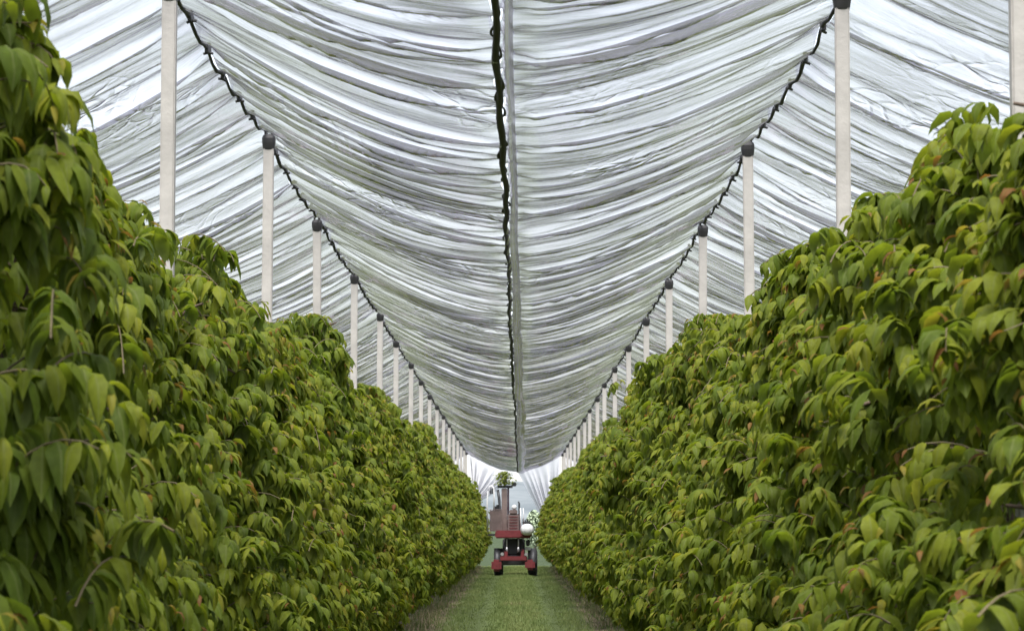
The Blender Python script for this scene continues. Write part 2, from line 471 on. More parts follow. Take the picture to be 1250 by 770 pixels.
for side, xr, row in ((0, XL, 'left'), (1, XR, 'right')):
    num = 0
    for k, y in enumerate(POSTS):
        if row == 'left' and k == 0: continue          # stands outside the frame
        if num == 0 and row == 'right': lab = 'pale concrete post cut off by the right edge of the picture'
        elif num <= (10 if row == 'left' else 11) and not (num == 0 and row == 'right'):
            nm = ORD[num]
            lab = f'pale square concrete post with black cap, {nm} from the front in the {row} row'
            if num == 0: lab = 'tallest and nearest pale concrete post with black cap in the left row'
        else: lab = f'one of the thin far posts crowding the distant end of the {row} row'
        px_, py_ = (1.748, 10.35) if k == 0 else (xr + random.uniform(-.015, .015), y + random.uniform(-.1, .1))
        t = thing('roof_post', lab, 'post', (px_, py_, RAISE[xr] + random.uniform(-.07, -.045)), random.uniform(-.04, .04), f'concrete posts of the {row} row')
        t.rotation_euler.x = random.uniform(-.008, .008); t.rotation_euler.y = random.uniform(-.006, .006)
        for nm2, me in (('shaft', SHAFT), ('cap', CAP)):
            link(bpy.data.objects.new(nm2, me), t)
        num += 1

# ------------------------------------------------------------------ fruit trees
def half_depth(z):
    return np.interp(z, [0.2, 0.45, 0.8, 1.2, 1.7, 2.2, 2.7, 3.1, 3.4, 3.7], [0.36, 0.52, 0.68, 0.76, 0.70, 0.56, 0.40, 0.25, 0.14, 0.08])

def leaf_cloud(P, az, length, width, e0, e1, roll, tone):
    """vectorised drooping leaves: 13 verts each"""
    n = len(P)
    s = np.array([0.0, 0.18, 0.42, 0.72, 1.0]); ds = np.diff(s, prepend=0)
    wprof = np.array([0.06, 0.72, 1.0, 0.62, 0.0])
    el = e0[:, None] + (e1 - e0)[:, None] * (s ** 0.78)[None, :]
    hor = np.stack([np.cos(az), np.sin(az), 0 * az], -1)
    up = np.array([0, 0, 1.0])
    T = np.cos(el)[..., None] * hor[:, None, :] + np.sin(el)[..., None] * up
    mid = P[:, None, :] + np.cumsum(T * (ds[None, :, None] * length[:, None, None]), axis=1)
    Sd = np.stack([-np.sin(az), np.cos(az), 0 * az], -1)[:, None, :] * np.ones((1, 5, 1))
    N = np.cross(T, Sd)                        # roughly the upper side
    cr, sr = np.cos(roll)[:, None, None], np.sin(roll)[:, None, None]
    S2 = Sd * cr + N * sr; N2 = N * cr - Sd * sr
    hw = (width[:, None] * 0.5 * wprof[None, :])[..., None]
    wav = rng.normal(0, 0.10, (n, 5, 1))
    left = mid + S2 * hw * 0.92 - N2 * hw * (0.34 + wav)
    right = mid - S2 * hw * 0.92 - N2 * hw * (0.34 - wav)
    V = np.empty((n, 13, 3))
    for i in range(4):
        V[:, i * 3] = left[:, i]; V[:, i * 3 + 1] = mid[:, i]; V[:, i * 3 + 2] = right[:, i]
    V[:, 12] = mid[:, 4]
    q = []
    for i in range(3):
        b = i * 3
        q += [(b, b + 1, b + 4, b + 3), (b + 1, b + 2, b + 5, b + 4)]
    t = [(9, 10, 12), (10, 11, 12)]
    off = (np.arange(n) * 13)[:, None, None]
    Q = (np.array(q)[None] + off).reshape(-1, 4); Tr = (np.array(t)[None] + off).reshape(-1, 3)
    return V.reshape(-1, 3), Q, Tr, np.repeat(tone, 13)

def tubes_np(paths, radii, n=4):
    """paths: list of (k,3) arrays -> verts, quads"""
    Vs, Qs, off = [], [], 0
    an = 2 * np.pi * np.arange(n) / n
    for p, r in zip(paths, radii):
        d = np.gradient(p, axis=0); d /= np.linalg.norm(d, axis=1, keepdims=True) + 1e-9
        ref = np.where(np.abs(d[:, 2:3]) < 0.9, np.array([[0, 0, 1.0]]), np.array([[1.0, 0, 0]]))
        a = np.cross(d, ref); a /= np.linalg.norm(a, axis=1, keepdims=True) + 1e-9
        b = np.cross(d, a)
        ring = p[:, None, :] + (a[:, None, :] * np.cos(an)[None, :, None] + b[:, None, :] * np.sin(an)[None, :, None]) * r[:, None, None]
        k = len(p); idx = off + np.arange(k * n).reshape(k, n); nx = np.roll(idx, -1, axis=1)
        Qs.append(np.stack([idx[:-1], nx[:-1], nx[1:], idx[1:]], -1).reshape(-1, 4))
        Vs.append(ring.reshape(-1, 3)); off += k * n
    return np.concatenate(Vs), np.concatenate(Qs)

def make_tree(seed):
    r = np.random.default_rng(seed)
    global rng
    rng = r
    top = r.uniform(2.72, 3.08)
    bulge = r.uniform(0.88, 1.12)
    # trunk and limbs
    zs = np.linspace(-0.1, top, 14)
    lead = np.stack([0.05 * np.sin(zs * 2.3 + r.uniform(0, 6)), 0.05 * np.sin(zs * 1.9 + r.uniform(0, 6)), zs], -1)
    paths, rad = [lead], [np.interp(zs, [-.1, .15, top], [0.058, 0.045, 0.010])]
    limbs = []
    for i in range(22):
        z0 = r.uniform(0.45, top - 0.25)
        az = r.uniform(0, 2 * np.pi)
        reach = r.uniform(0.5, 0.8)
        ex = half_depth(z0) * reach * bulge; ey = 0.95 * reach * (1 - 0.35 * (z0 / top) ** 2)
        end = np.array([np.cos(az) * ex, np.sin(az) * ey, z0 + r.uniform(0.05, 0.4)])
        st = np.array([np.interp(z0, zs, lead[:, 0]), np.interp(z0, zs, lead[:, 1]), z0])
        u = np.linspace(0, 1, 6)[:, None]
        p = st + (end - st) * u; p[:, 2] += 0.10 * np.sin(np.pi * u[:, 0])
        paths.append(p); rad.append(np.interp(u[:, 0], [0, 1], [0.016, 0.006])); limbs.append(p)
    V, Q = tubes_np(paths, rad, 7)
    trunk_me = np_mesh('trunk', V, Q, mats=[M_BARK])
    # shoots: arching, with leaves hanging off both sides
    nsh = 640
    z = r.uniform(0.40, 1.0, nsh) ** 0.9 * (top + 0.05)
    z = np.where(r.random(nsh) < 0.93, z, top + r.uniform(0, 0.15, nsh))
    th = r.uniform(0, 2 * np.pi, nsh)
    z = 0.42 + (z - 0.42 * 0) * 1.0 - 0.35
    z = np.clip(z, 0.35, None)
    # clumping along the row and in height: shoots gather at a set of centres
    nc = 46
    cz = r.uniform(0.45, top, nc); cy = r.uniform(-1.0, 1.0, nc) * (1 - 0.35 * (cz / top) ** 2); cs = np.where(r.random(nc) < 0.5, -1, 1); cr_ = r.uniform(0.62, 1.12, nc)
    pick = r.integers(0, nc, nsh)
    free = r.random(nsh) < 0.28
    sx = np.where(free, r.choice([-1, 1], nsh), cs[pick])
    yy = np.where(free, r.uniform(-1.05, 1.05, nsh), cy[pick] + r.normal(0, 0.13, nsh))
    zz = np.where(free, r.uniform(0.4, top, nsh), cz[pick] + r.normal(0, 0.12, nsh))
    dep = np.where(free, r.uniform(0.15, 0.9, nsh), cr_[pick] - np.abs(r.normal(0, 0.16, nsh)))
    zz = np.clip(zz, 0.32, top + 0.1)
    hd = half_depth(zz) * bulge
    length = r.uniform(0.24, 0.46, nsh)
    # crown leaders: upright shoots at the top
    ntop = 44
    tip = np.stack([sx * hd * dep, yy * (1 - 0.12 * (zz / top) ** 3), zz], -1)
    az = np.where(sx > 0, 0, np.pi) + r.normal(0, 0.75, nsh)
    elev0 = r.uniform(0.35, 1.1, nsh)
    ti = r.integers(0, nsh, ntop)
    tip[ti] = np.stack([r.normal(0, 0.14, ntop), r.uniform(-0.8, 0.8, ntop), top + r.uniform(-0.32, 0.12, ntop)], -1)
    az[ti] = r.uniform(0, 2 * np.pi, ntop); elev0[ti] = r.uniform(0.9, 1.45, ntop)
    length[ti] = np.minimum(length[ti], 0.32)
    # walk each shoot backward from the tip zone
    K = 7
    u = np.linspace(0, 1, K)
    el = elev0[:, None] - (0.9 + 0.7 * r.random(nsh))[:, None] * u[None, :] ** 1.4
    hor = np.stack([np.cos(az), np.sin(az), 0 * az], -1)
    seg = (np.cos(el)[..., None] * hor[:, None, :] + np.sin(el)[..., None] * np.array([0, 0, 1.0])) * (length / K)[:, None, None]
    path = np.cumsum(seg, axis=1)
    path = tip[:, None, :] + path - path[:, -1:, :]
    Pl, azl, ln, wd, e0l, e1l, rl, tn = [], [], [], [], [], [], [], []
    age = r.random(nsh)
    nl = r.integers(13, 19, nsh)
    for i in range(nsh):
        m = nl[i]
        uu = np.sort(r.uniform(0.05, 1.0, m)); uu[-1] = 1.0
        pp = np.stack([np.interp(uu, u, path[i, :, j]) for j in range(3)], -1)
        sgn = np.where(np.arange(m) % 2 == 0, 1, -1)
        aa = az[i] + sgn * r.uniform(0.35, 1.7, m) + r.normal(0, 0.25, m)
        young = np.clip((uu - 0.72) / 0.28, 0, 1)
        Pl.append(pp); azl.append(aa)
        L_ = r.uniform(0.095, 0.175, m) * (1 - 0.52 * young ** 2)
        ln.append(L_); wd.append(L_ * r.uniform(0.38, 0.52, m) * (1 - 0.25 * young))
        e0l.append(r.uniform(-0.35, 1.05, m) + 0.5 * young); e1l.append(r.uniform(-2.1, -1.25, m) + 0.25 * young)
        rl.append(r.normal(0, 0.30, m))
        base = r.uniform(0.0, 0.42, m) + 0.16 * (age[i] - 0.3)
        tv = base * (1 - 0.5 * young) + young * r.uniform(0.25, 0.66, m) * (0.7 + 0.5 * age[i])
        red = (uu > 0.93) & (r.random(m) < 0.4)
        tv = np.where(red, r.uniform(0.78, 0.98, m), tv)
        tn.append(np.clip(tv, 0.02, 0.98))
    cat = np.concatenate
    V, Q, T, tone = leaf_cloud(cat(Pl), cat(azl), cat(ln), cat(wd), cat(e0l), cat(e1l), cat(rl), cat(tn))
    tw = r.random(nsh) < 0.35; tw[ti] = True; tw |= np.abs(yy) > 0.95
    V2, Q2 = tubes_np([path[i] for i in np.where(tw)[0]], [np.linspace(0.0045, 0.0022, K) for _ in range(tw.sum())], 3)
    nv = len(V)
    Vall = np.concatenate([V, V2]); Qall = np.concatenate([Q, Q2 + nv])
    midx = np.concatenate([np.zeros(len(Q), int), np.ones(len(Q2), int), np.zeros(len(T), int)])
    me = np_mesh('crown', Vall, Qall, T, mats=[M_LEAF, M_TWIG], mat_idx=midx)
    at = me.attributes.new('tone', 'FLOAT', 'POINT')
    at.data.foreach_set('value', np.concatenate([tone, np.zeros(len(V2))]).astype(np.float32))
    ra = me.attributes.new('rib', 'FLOAT', 'POINT')
    rb = np.tile(np.array([1, 0, 1] * 4 + [0.0]), len(V) // 13)
    ra.data.foreach_set('value', np.concatenate([rb, np.ones(len(V2))]).astype(np.float32))
    return trunk_me, me

TREES = [make_tree(500 + i) for i in range(10)]
FIRST = Y0 + STEP / 2 - 5 * STEP
NEAR = {'left': [(0, 1.0, 1.20, 0), (1, 1.0, 1.20, 0), (2, 0.92, 1.05, 0), (3, 0.92, 0.99, 1), (4, 0.92, 0.98, 0), (5, 0.92, 0.98, 1), (6, 0.95, 1.0, 0)],
        'right': [(7, 1.0, 0.90, 0), (8, 1.0, 0.90, 1), (9, 0.97, 0.97, 0), (0, 0.95, 0.97, 1), (2, 0.95, 0.98, 1), (1, 0.95, 0.97, 0), (4, 0.97, 0.98, 1)]}
ORD_T = ['nearest', 'middle', 'farthest']
for xr, row in ((XL, 'left'), (XR, 'right')):
    y = FIRST; i = 0
    order = []
    while y < END - 0.6:
        if not order:
            order = list(range(len(TREES))); random.shuffle(order)
        tm, cm = TREES[order.pop()]
        span = math.floor((y - Y0) / SPAN)           # span -1 lies before the post at Y0
        which = round(((y - Y0) / SPAN - span) * 3 - 0.5)
        pn = span + (0 if row == 'left' else 1)      # ordinal index of the post in front
        if y < Y0 - SPAN:
            k_ = round((Y0 - SPAN - y) / STEP - 0.5)
            lab = f'leafy green fruit tree filling the {row} edge of the picture, closest of all' if k_ >= 1 else f'leafy green fruit tree at the {row} picture edge, just behind the closest one'
        elif span < 0:
            lab = f'dense leafy fruit tree in the {row} row, {ORD_T[which]} of three before the ' + ('first post' if row == 'left' else 'second post')
        elif span <= 8:
            lab = f'leafy fruit tree in the {row} row, {ORD_T[which]} of three between its {ORD[pn]} and {ORD[pn + 1]} posts'
        else:
            lab = f'small distant fruit tree merging into the far end of the {row} hedge row'
        t = thing('fruit_tree', lab, 'tree', (xr + random.uniform(-.05, .05), y + random.uniform(-.12, .12), 0), (0 if random.random() < .5 else math.pi) + random.uniform(-.08, .08), f'fruit trees of the {row} row')
        s = random.uniform(0.95, 1.05)
        k_ = 0.95 if row == 'left' else 1.0
        zk = (1.22 if y < 10 else 1.0 if y < 12 else 0.96 if y < 19 else 1.02) if row == 'left' else (0.93 if y < 10 else 0.98 if y < 15 else 1.02)
        k_ *= float(np.interp(y, [40, 75], [1.0, 1.14]))
        t.scale = (k_ * s * random.uniform(.95, 1.06), s, zk * s * random.uniform(.92, 1.06))
        if y < 21:                               # the nearest trees are set by hand: (mesh, width, height, turned)
            near = NEAR[row][i]
            tm, cm = TREES[near[0]]
            t.scale = (near[1], 1.0, near[2]); t.rotation_euler.z = math.pi * near[3]
            t.location.x = xr; t.location.y = y
        for nm, me in (('trunk', tm), ('crown', cm)):
            link(bpy.data.objects.new(nm, me), t)
        y += STEP; i += 1

# ------------------------------------------------------------------ ground, grass
def ground_mat():
    m, nt, out = new_mat('orchard_ground')
    L = nt.links.new
    tc = nt.nodes.new('ShaderNodeTexCoord'); sx = nt.nodes.new('ShaderNodeSeparateXYZ'); L(tc.outputs['Object'], sx.inputs[0])
    nz = noise(nt, 1.2, 5, 0.65, mapscale=(1.5, 0.5, 1))
    wob = nt.nodes.new('ShaderNodeMath'); wob.operation = 'MULTIPLY_ADD'; wob.inputs[1].default_value = 0.5; wob.inputs[2].default_value = -0.25
    L(nz, wob.inputs[0])
    ab = nt.nodes.new('ShaderNodeMath'); ab.operation = 'ABSOLUTE'; L(sx.outputs['X'], ab.inputs[0])
    ad = nt.nodes.new('ShaderNodeMath'); ad.operation = 'ADD'; L(ab.outputs[0], ad.inputs[0]); L(wob.outputs[0], ad.inputs[1])
    dv = nt.nodes.new('ShaderNodeMath'); dv.operation = 'DIVIDE'; dv.inputs[1].default_value = 4.0; L(ad.outputs[0], dv.inputs[0])
    strip = ramp(nt, dv.outputs[0], [(0.0, (0.14, 0.18, 0.062)), (0.09, (0.125, 0.165, 0.055)), (0.15, (0.075, 0.10, 0.036)), (0.22, (0.09, 0.115, 0.042)), (0.27, (0.115, 0.135, 0.06)), (0.31, (0.20, 0.16, 0.10)), (0.42, (0.21, 0.165, 0.105)), (0.62, (0.08, 0.1, 0.035))])
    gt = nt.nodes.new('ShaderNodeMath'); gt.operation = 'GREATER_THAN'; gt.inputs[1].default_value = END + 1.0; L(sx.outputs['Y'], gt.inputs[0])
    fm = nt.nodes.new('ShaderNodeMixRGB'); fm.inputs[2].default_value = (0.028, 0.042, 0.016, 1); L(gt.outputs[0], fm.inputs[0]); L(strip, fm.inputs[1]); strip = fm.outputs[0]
    n2 = noise(nt, 18, 6, 0.75)
    mr = nt.nodes.new('ShaderNodeMapRange'); mr.inputs[1].default_value = 0.3; mr.inputs[2].default_value = 0.7; mr.inputs[3].default_value = 0.6; mr.inputs[4].default_value = 1.35
    L(n2, mr.inputs[0])
    hv = nt.nodes.new('ShaderNodeHueSaturation'); L(strip, hv.inputs['Color']); L(mr.outputs[0], hv.inputs['Value'])
    b = nt.nodes.new('ShaderNodeBsdfPrincipled'); b.inputs['Roughness'].default_value = 0.95; b.inputs['Specular IOR Level'].default_value = 0.15
    L(hv.outputs[0], b.inputs['Base Color'])
    bp = nt.nodes.new('ShaderNodeBump'); bp.inputs['Strength'].default_value = 0.8; bp.inputs['Distance'].default_value = 0.05
    L(noise(nt, 25, 6, 0.75), bp.inputs['Height']); L(bp.outputs[0], b.inputs['Normal'])
    L(b.outputs[0], out.inputs[0])
    return m
gx = np.array([-2500, -400, -60, -12, -4, -2.4, -1.5, -1.0, -.7, -.4, 0, .4, .7, 1.0, 1.5, 2.4, 4, 12, 60, 400, 2500.0])
gy = np.concatenate([[-400, -60, -10], np.arange(0, 135, 1.5), [150, 200, 400, 1000, 3500]]).astype(float)
GX, GY = np.meshgrid(gx, gy, indexing='ij')
def ground_z(x, y):
    near = np.exp(-(np.abs(x) / 3.0) ** 4) * ((y > -5) & (y < 140))
    return near * (-0.035 * np.exp(-((np.abs(x) - 0.62) / 0.2) ** 2) + 0.02 * vnoise(x * 1.3, y * 0.4, 21))
GZ = ground_z(GX, GY)
n, k = GX.shape; idx = np.arange(n * k).reshape(n, k)
q = np.stack([idx[:-1, :-1], idx[1:, :-1], idx[1:, 1:], idx[:-1, 1:]], -1).reshape(-1, 4)
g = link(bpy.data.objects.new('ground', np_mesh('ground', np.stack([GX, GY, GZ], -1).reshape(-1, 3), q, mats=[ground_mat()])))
tag(g, 'mown green grass alley floor with bare brown strips under the trees', 'ground', kind='structure')

def grass_mat():
    m, nt, out = new_mat('grass_blade')
    L = nt.links.new
    at = nt.nodes.new('ShaderNodeAttribute'); at.attribute_name = 'tone'
    c = ramp(nt, at.outputs['Fac'], [(0.0, (0.085, 0.115, 0.034)), (0.35, (0.140, 0.185, 0.056)), (0.6, (0.20, 0.23, 0.080)), (0.8, (0.22, 0.18, 0.10)), (1.0, (0.36, 0.29, 0.19))])
    b = nt.nodes.new('ShaderNodeBsdfPrincipled'); b.inputs['Roughness'].default_value = 0.7; b.inputs['Specular IOR Level'].default_value = 0.25
    L(c, b.inputs['Base Color'])
    t = nt.nodes.new('ShaderNodeBsdfTranslucent'); L(c, t.inputs['Color'])
    ms = nt.nodes.new('ShaderNodeMixShader'); ms.inputs[0].default_value = 0.3
    L(b.outputs[0], ms.inputs[1]); L(t.outputs[0], ms.inputs[2]); L(ms.outputs[0], out.inputs[0])
    return m
def blades(name, x, y, h, w, tone, mat, lean=0.5):
    n = len(x); r = np.random.default_rng(9)
    az = r.uniform(0, 2 * np.pi, n); le = r.uniform(0, lean, n)
    z0 = ground_z(x, y)
    b = np.stack([x, y, z0], -1); s = np.stack([np.cos(az), np.sin(az), 0 * az], -1); d = np.stack([-np.sin(az), np.cos(az), 0 * az], -1)
    m = b + np.array([0, 0, 1.0]) * (h * 0.55)[:, None] + d * (h * le * 0.3)[:, None]
    t = b + np.array([0, 0, 1.0]) * (h * (1 - 0.3 * le))[:, None] + d * (h * le)[:, None]
    V = np.stack([b - s * w[:, None], b + s * w[:, None], m + s * w[:, None] * .8, m - s * w[:, None] * .8, t], 1).reshape(-1, 3)
    o5 = (np.arange(n) * 5)[:, None]
    me = np_mesh(name, V, np.array([[0, 1, 2, 3]]) + o5, np.array([[3, 2, 4]]) + o5, mats=[mat])
    at = me.attributes.new('tone', 'FLOAT', 'POINT'); at.data.foreach_set('value', np.repeat(tone, 5).astype(np.float32))
    return link(bpy.data.objects.new(name, me))
M_GRASS = grass_mat()
r = np.random.default_rng(3)
N = 150000
yb = 5 + (END + 4 - 5) * r.random(N) ** 1.1
xb = r.uniform(-1.75, 1.75, N)
ax = np.abs(xb) + 0.12 * vnoise(xb * 2, yb * 0.5, 4)
track = np.exp(-((ax - 0.62) / 0.17) ** 2)
keep = (r.random(N) > 0.55 * track) & (r.random(N) > np.clip((ax - 1.0) / 0.3, 0, 0.75))
xb, yb, ax, track = xb[keep], yb[keep], ax[keep], track[keep]
tn = 0.36 + 0.14 * np.exp(-(ax / 0.3) ** 2) - 0.20 * track + 0.14 * vnoise(xb * 2.2, yb * 0.35, 31) + r.normal(0, 0.05, len(xb)) + np.where(r.random(len(xb)) < 0.02, 0.3, 0)
o = blades('grass', xb, yb, (0.03 + 0.035 * r.random(len(xb))) * (1 - 0.45 * track) + 0.012 * np.clip(vnoise(xb * 3, yb, 2), 0, 1), 0.003 + 0.004 * r.random(len(xb)), np.clip(tn, 0.02, 0.99), M_GRASS)
tag(o, 'short mown green grass of the alley between the tree rows', 'grass', kind='stuff')
# dry straw and weeds on the bare strips
N = 30000
yb = 5 + (END + 2 - 5) * r.random(N) ** 1.1
xb = np.where(r.random(N) < 0.5, -1, 1) * (1.33 + np.abs(r.normal(0, 0.28, N)))
cl = vnoise(xb * 1.2, yb * 0.9, 51)
keep = r.random(N) < 0.45 + 0.6 * cl
xb, yb, cl = xb[keep], yb[keep], cl[keep]
tn = np.where(r.random(len(xb)) < 0.55, r.uniform(0.7, 1.0, len(xb)), r.uniform(0.1, 0.5, len(xb)))
o = blades('dry_grass', xb, yb, 0.05 + 0.12 * r.random(len(xb)) ** 2 + 0.05 * np.clip(cl, 0, 1), 0.004 + 0.005 * r.random(len(xb)), tn, M_GRASS, 0.9)
tag(o, 'straw coloured dry grass and weeds along the foot of both tree rows', 'dry grass', kind='stuff')

# ------------------------------------------------------------------ beyond the end of the rows
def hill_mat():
    m, nt, out = new_mat('hill_hazed')
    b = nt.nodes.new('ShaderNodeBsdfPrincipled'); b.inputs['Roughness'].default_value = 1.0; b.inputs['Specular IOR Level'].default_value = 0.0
    nt.links.new(ramp(nt, noise(nt, 0.01, 8, 0.7), [(0.35, (0.085, 0.10, 0.11)), (0.65, (0.14, 0.155, 0.165))]), b.inputs['Base Color'])  # blue grey of distant haze is mixed into the hill colour itself
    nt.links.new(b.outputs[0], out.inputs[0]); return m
hx = np.linspace(-900, 900, 61); hyy = np.linspace(0, 1, 14)
HX, HY = np.meshgrid(hx, hyy, indexing='ij')
HZ = np.sin(np.pi * HY * 0.5) * (44 + 8 * vnoise(HX * 0.006, HY * 1.2, 61) + 5 * vnoise(HX * 0.03, HY * 3, 62)) - 1.0
n, k = HX.shape; idx = np.arange(n * k).reshape(n, k)
q = np.stack([idx[:-1, :-1], idx[1:, :-1], idx[1:, 1:], idx[:-1, 1:]], -1).reshape(-1, 4)
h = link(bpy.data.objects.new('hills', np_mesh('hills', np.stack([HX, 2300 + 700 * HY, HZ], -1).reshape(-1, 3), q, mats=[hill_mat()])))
tag(h, 'low wooded hills beyond the orchard, tinted blue grey for haze', 'hills', kind='structure')

# pale tree beyond the end of the alley
t = thing('field_tree', 'small pale green round tree in the field beyond the vehicle', 'tree', (0.85, 141, 0))
rr = np.random.default_rng(70)
zs = np.linspace(-.1, 2.2, 8)
V, Q = tubes_np([np.stack([0.04 * np.sin(zs * 3), 0 * zs, zs], -1)], [np.linspace(0.06, 0.02, 8)], 8)
link(bpy.data.objects.new('trunk', np_mesh('trunk', V, Q, mats=[M_BARK])), t)
n_ = 2600
d = rr.normal(0, 1, (n_, 3)); d /= np.linalg.norm(d, axis=1, keepdims=True)
P = d * (rr.random(n_) ** 0.4)[:, None] * np.array([0.42, 0.42, 0.85]) + np.array([0, 0, 1.55])
V, Q, T, tone = leaf_cloud(P, rr.uniform(0, 6.28, n_), rr.uniform(.09, .14, n_), rr.uniform(.06, .08, n_), rr.uniform(-.3, .5, n_), rr.uniform(-1.5, -.9, n_), rr.normal(0, .3, n_), rr.uniform(.4, .7, n_))
M_PALE = plain('pale_leaf', (0.22, 0.27, 0.17), 0.7, var=0.15, scale=4)
link(bpy.data.objects.new('crown', np_mesh('crown', V, Q, T, mats=[M_PALE])), t)

# ------------------------------------------------------------------ orchard vehicle, seen end-on
M_RED = plain('red_paint', (0.15, 0.022, 0.026), 0.55, var=0.25, scale=5)
M_REDDK = plain('worn_red_paint', (0.11, 0.03, 0.03), 0.6, var=0.35, scale=6)
M_TYRE = plain('tyre_rubber', (0.022, 0.022, 0.022), 0.85, var=0.3, scale=12)
M_GREY = plain('dark_steel', (0.05, 0.052, 0.055), 0.5, 0.4, var=0.3)
M_BLACK = plain('engine_black', (0.014, 0.014, 0.016), 0.6, var=0.3)
M_WHITE = plain('white_plastic', (0.72, 0.72, 0.72), 0.4, var=0.06)
M_BROWN = plain('dusty_brown_steel', (0.17, 0.125, 0.115), 0.65, var=0.25, scale=5)
M_MAST = plain('pale_rusty_mast', (0.20, 0.15, 0.135), 0.6, var=0.2, scale=5)
M_STEEL = plain('bright_steel', (0.55, 0.55, 0.56), 0.35, 0.6, var=0.1)
VY = 99.0
v = thing('orchard_vehicle', 'red orchard work vehicle with platform and tall mast on the grass alley', 'farm vehicle', (-0.02, VY, 0.0))
S = 37.35
def vx_(px): return (px - 629.5) / S
def vz_(py): return (701 - py) / S
# wheels with tyre, rim
def wheel(x, y, r_, w_):
    bm = bmesh.new()
    lathe_y(bm, (x, y, r_), [(-w_ / 2, r_ * .62), (-w_ / 2, r_ * .88), (-w_ * .38, r_ * .98), (0, r_), (w_ * .38, r_ * .98), (w_ / 2, r_ * .88), (w_ / 2, r_ * .62)])
    for k2 in range(18):                                   # chevron lugs
        an = 2 * math.pi * k2 / 18
        for sg in (-1, 1):
            t_ = bmesh.new(); box(t_, 0, w_ * .46, -.02, .02, r_ * .95, r_ * 1.03)
            bmesh.ops.transform(t_, matrix=Matrix.Translation((x, y, r_)) @ Matrix.Rotation(an + sg * .09, 4, 'X') @ Matrix.Scale(sg, 4, (1, 0, 0)) @ Matrix.Rotation(.35, 4, 'Z'), verts=t_.verts)
            me = bpy.data.meshes.new('tmp'); t_.to_mesh(me); t_.free(); bm.from_mesh(me); bpy.data.meshes.remove(me)
    w = bm_obj('wheel', bm, M_TYRE, v)
    bm = bmesh.new()
    lathe_y(bm, (x, y, r_), [(-w_ * .30, r_ * .3), (-w_ * .42, r_ * .6), (-w_ * .36, r_ * .63), (w_ * .36, r_ * .63), (w_ * .42, r_ * .6), (w_ * .30, r_ * .3)], 20)
    bm_obj('rim', bm, M_RED, w, smooth=False)
for x in (-0.55, 0.56): wheel(x, -0.2, 0.40, 0.30)
for x in (-0.55, 0.56): wheel(x, 1.45, 0.42, 0.30)
# red rounded pods low beside the wheels
for (x0, x1, z0, z1) in ((vx_(600.5), vx_(612.5), vz_(696), vz_(682)), (vx_(641), vx_(653), vz_(694.5), vz_(682))):
    bm = bmesh.new(); box(bm, x0, x1, -0.95, -0.62, z0, z1, 0.07); bm_obj('fender_pod', bm, M_RED, v, smooth=False)
bm = bmesh.new(); box(bm, vx_(611), vx_(643), -0.86, -0.74, vz_(683.5), vz_(678), 0.02)
box(bm, vx_(616), vx_(620), -0.80, -0.66, vz_(679), vz_(672), 0.01); box(bm, vx_(636), vx_(640), -0.80, -0.66, vz_(679), vz_(670), 0.01)
bm_obj('bumper_beam', bm, M_RED, v)
bm = bmesh.new(); box(bm, vx_(613), vx_(644), -0.55, 1.9, 0.33, 0.62, 0.03)
box(bm, -0.42, 0.44, -0.28, -0.12, 0.34, 0.46, 0.02); box(bm, -0.42, 0.44, 1.38, 1.52, 0.36, 0.48, 0.02)
bm_obj('chassis', bm, M_BLACK, v)
bm = bmesh.new(); box(bm, vx_(614), vx_(641), -0.50, 1.3, 0.64, vz_(657), 0.04)
for i in range(7): box(bm, vx_(618), vx_(637), -0.515, -0.495, 0.70 + i * 0.055, 0.73 + i * 0.055, 0.004)
bm_obj('engine_cover', bm, M_BLACK, v)
for px in (619, 633):
    bm = bmesh.new(); tube(bm, [(vx_(px), -0.58, vz_(673)), (vx_(px), -0.60, vz_(650))], 0.022, 10); tube(bm, [(vx_(px), -0.58, vz_(674)), (vx_(px), -0.59, vz_(667))], 0.034, 10)
    bm_obj('lift_cylinder', bm, M_STEEL, v, smooth=True)
for x0, x1 in ((603.5, 611), (646, 655)):                 # dark mudguards above the wheels
    bm = bmesh.new()
    c = (vx_((x0 + x1) / 2)); w_ = (x1 - x0) / S
    pts = []
    n0 = 10
    for sidex in (-w_ / 2, w_ / 2):
        pts.append([bm.verts.new((c + sidex, -0.2 - 0.47 * math.cos(math.pi * i / n0), 0.40 + 0.47 * math.sin(math.pi * i / n0))) for i in range(n0 + 1)])
        pts.append([bm.verts.new((c + sidex, -0.2 - 0.44 * math.cos(math.pi * i / n0), 0.40 + 0.44 * math.sin(math.pi * i / n0))) for i in range(n0 + 1)])
    for i in range(n0):
        a0, b0, a1, b1 = pts[0], pts[1], pts[2], pts[3]
        bm.faces.new((a0[i], a0[i + 1], a1[i + 1], a1[i])); bm.faces.new((b0[i], b1[i], b1[i + 1], b0[i + 1]))
        bm.faces.new((a0[i], b0[i], b0[i + 1], a0[i + 1])); bm.faces.new((a1[i], a1[i + 1], b1[i + 1], b1[i]))
    bm_obj('mudguard', bm, M_GREY, v, smooth=True)
bm = bmesh.new(); box(bm, vx_(605), vx_(648), -0.75, 1.8, vz_(656.5), vz_(647), 0.035); bm_obj('platform', bm, M_RED, v)
bm = bmesh.new(); box(bm, vx_(596.5), vx_(606), -0.70, -0.55, vz_(653.5), vz_(651), 0.01); bm_obj('step_bar', bm, M_BLACK, v)
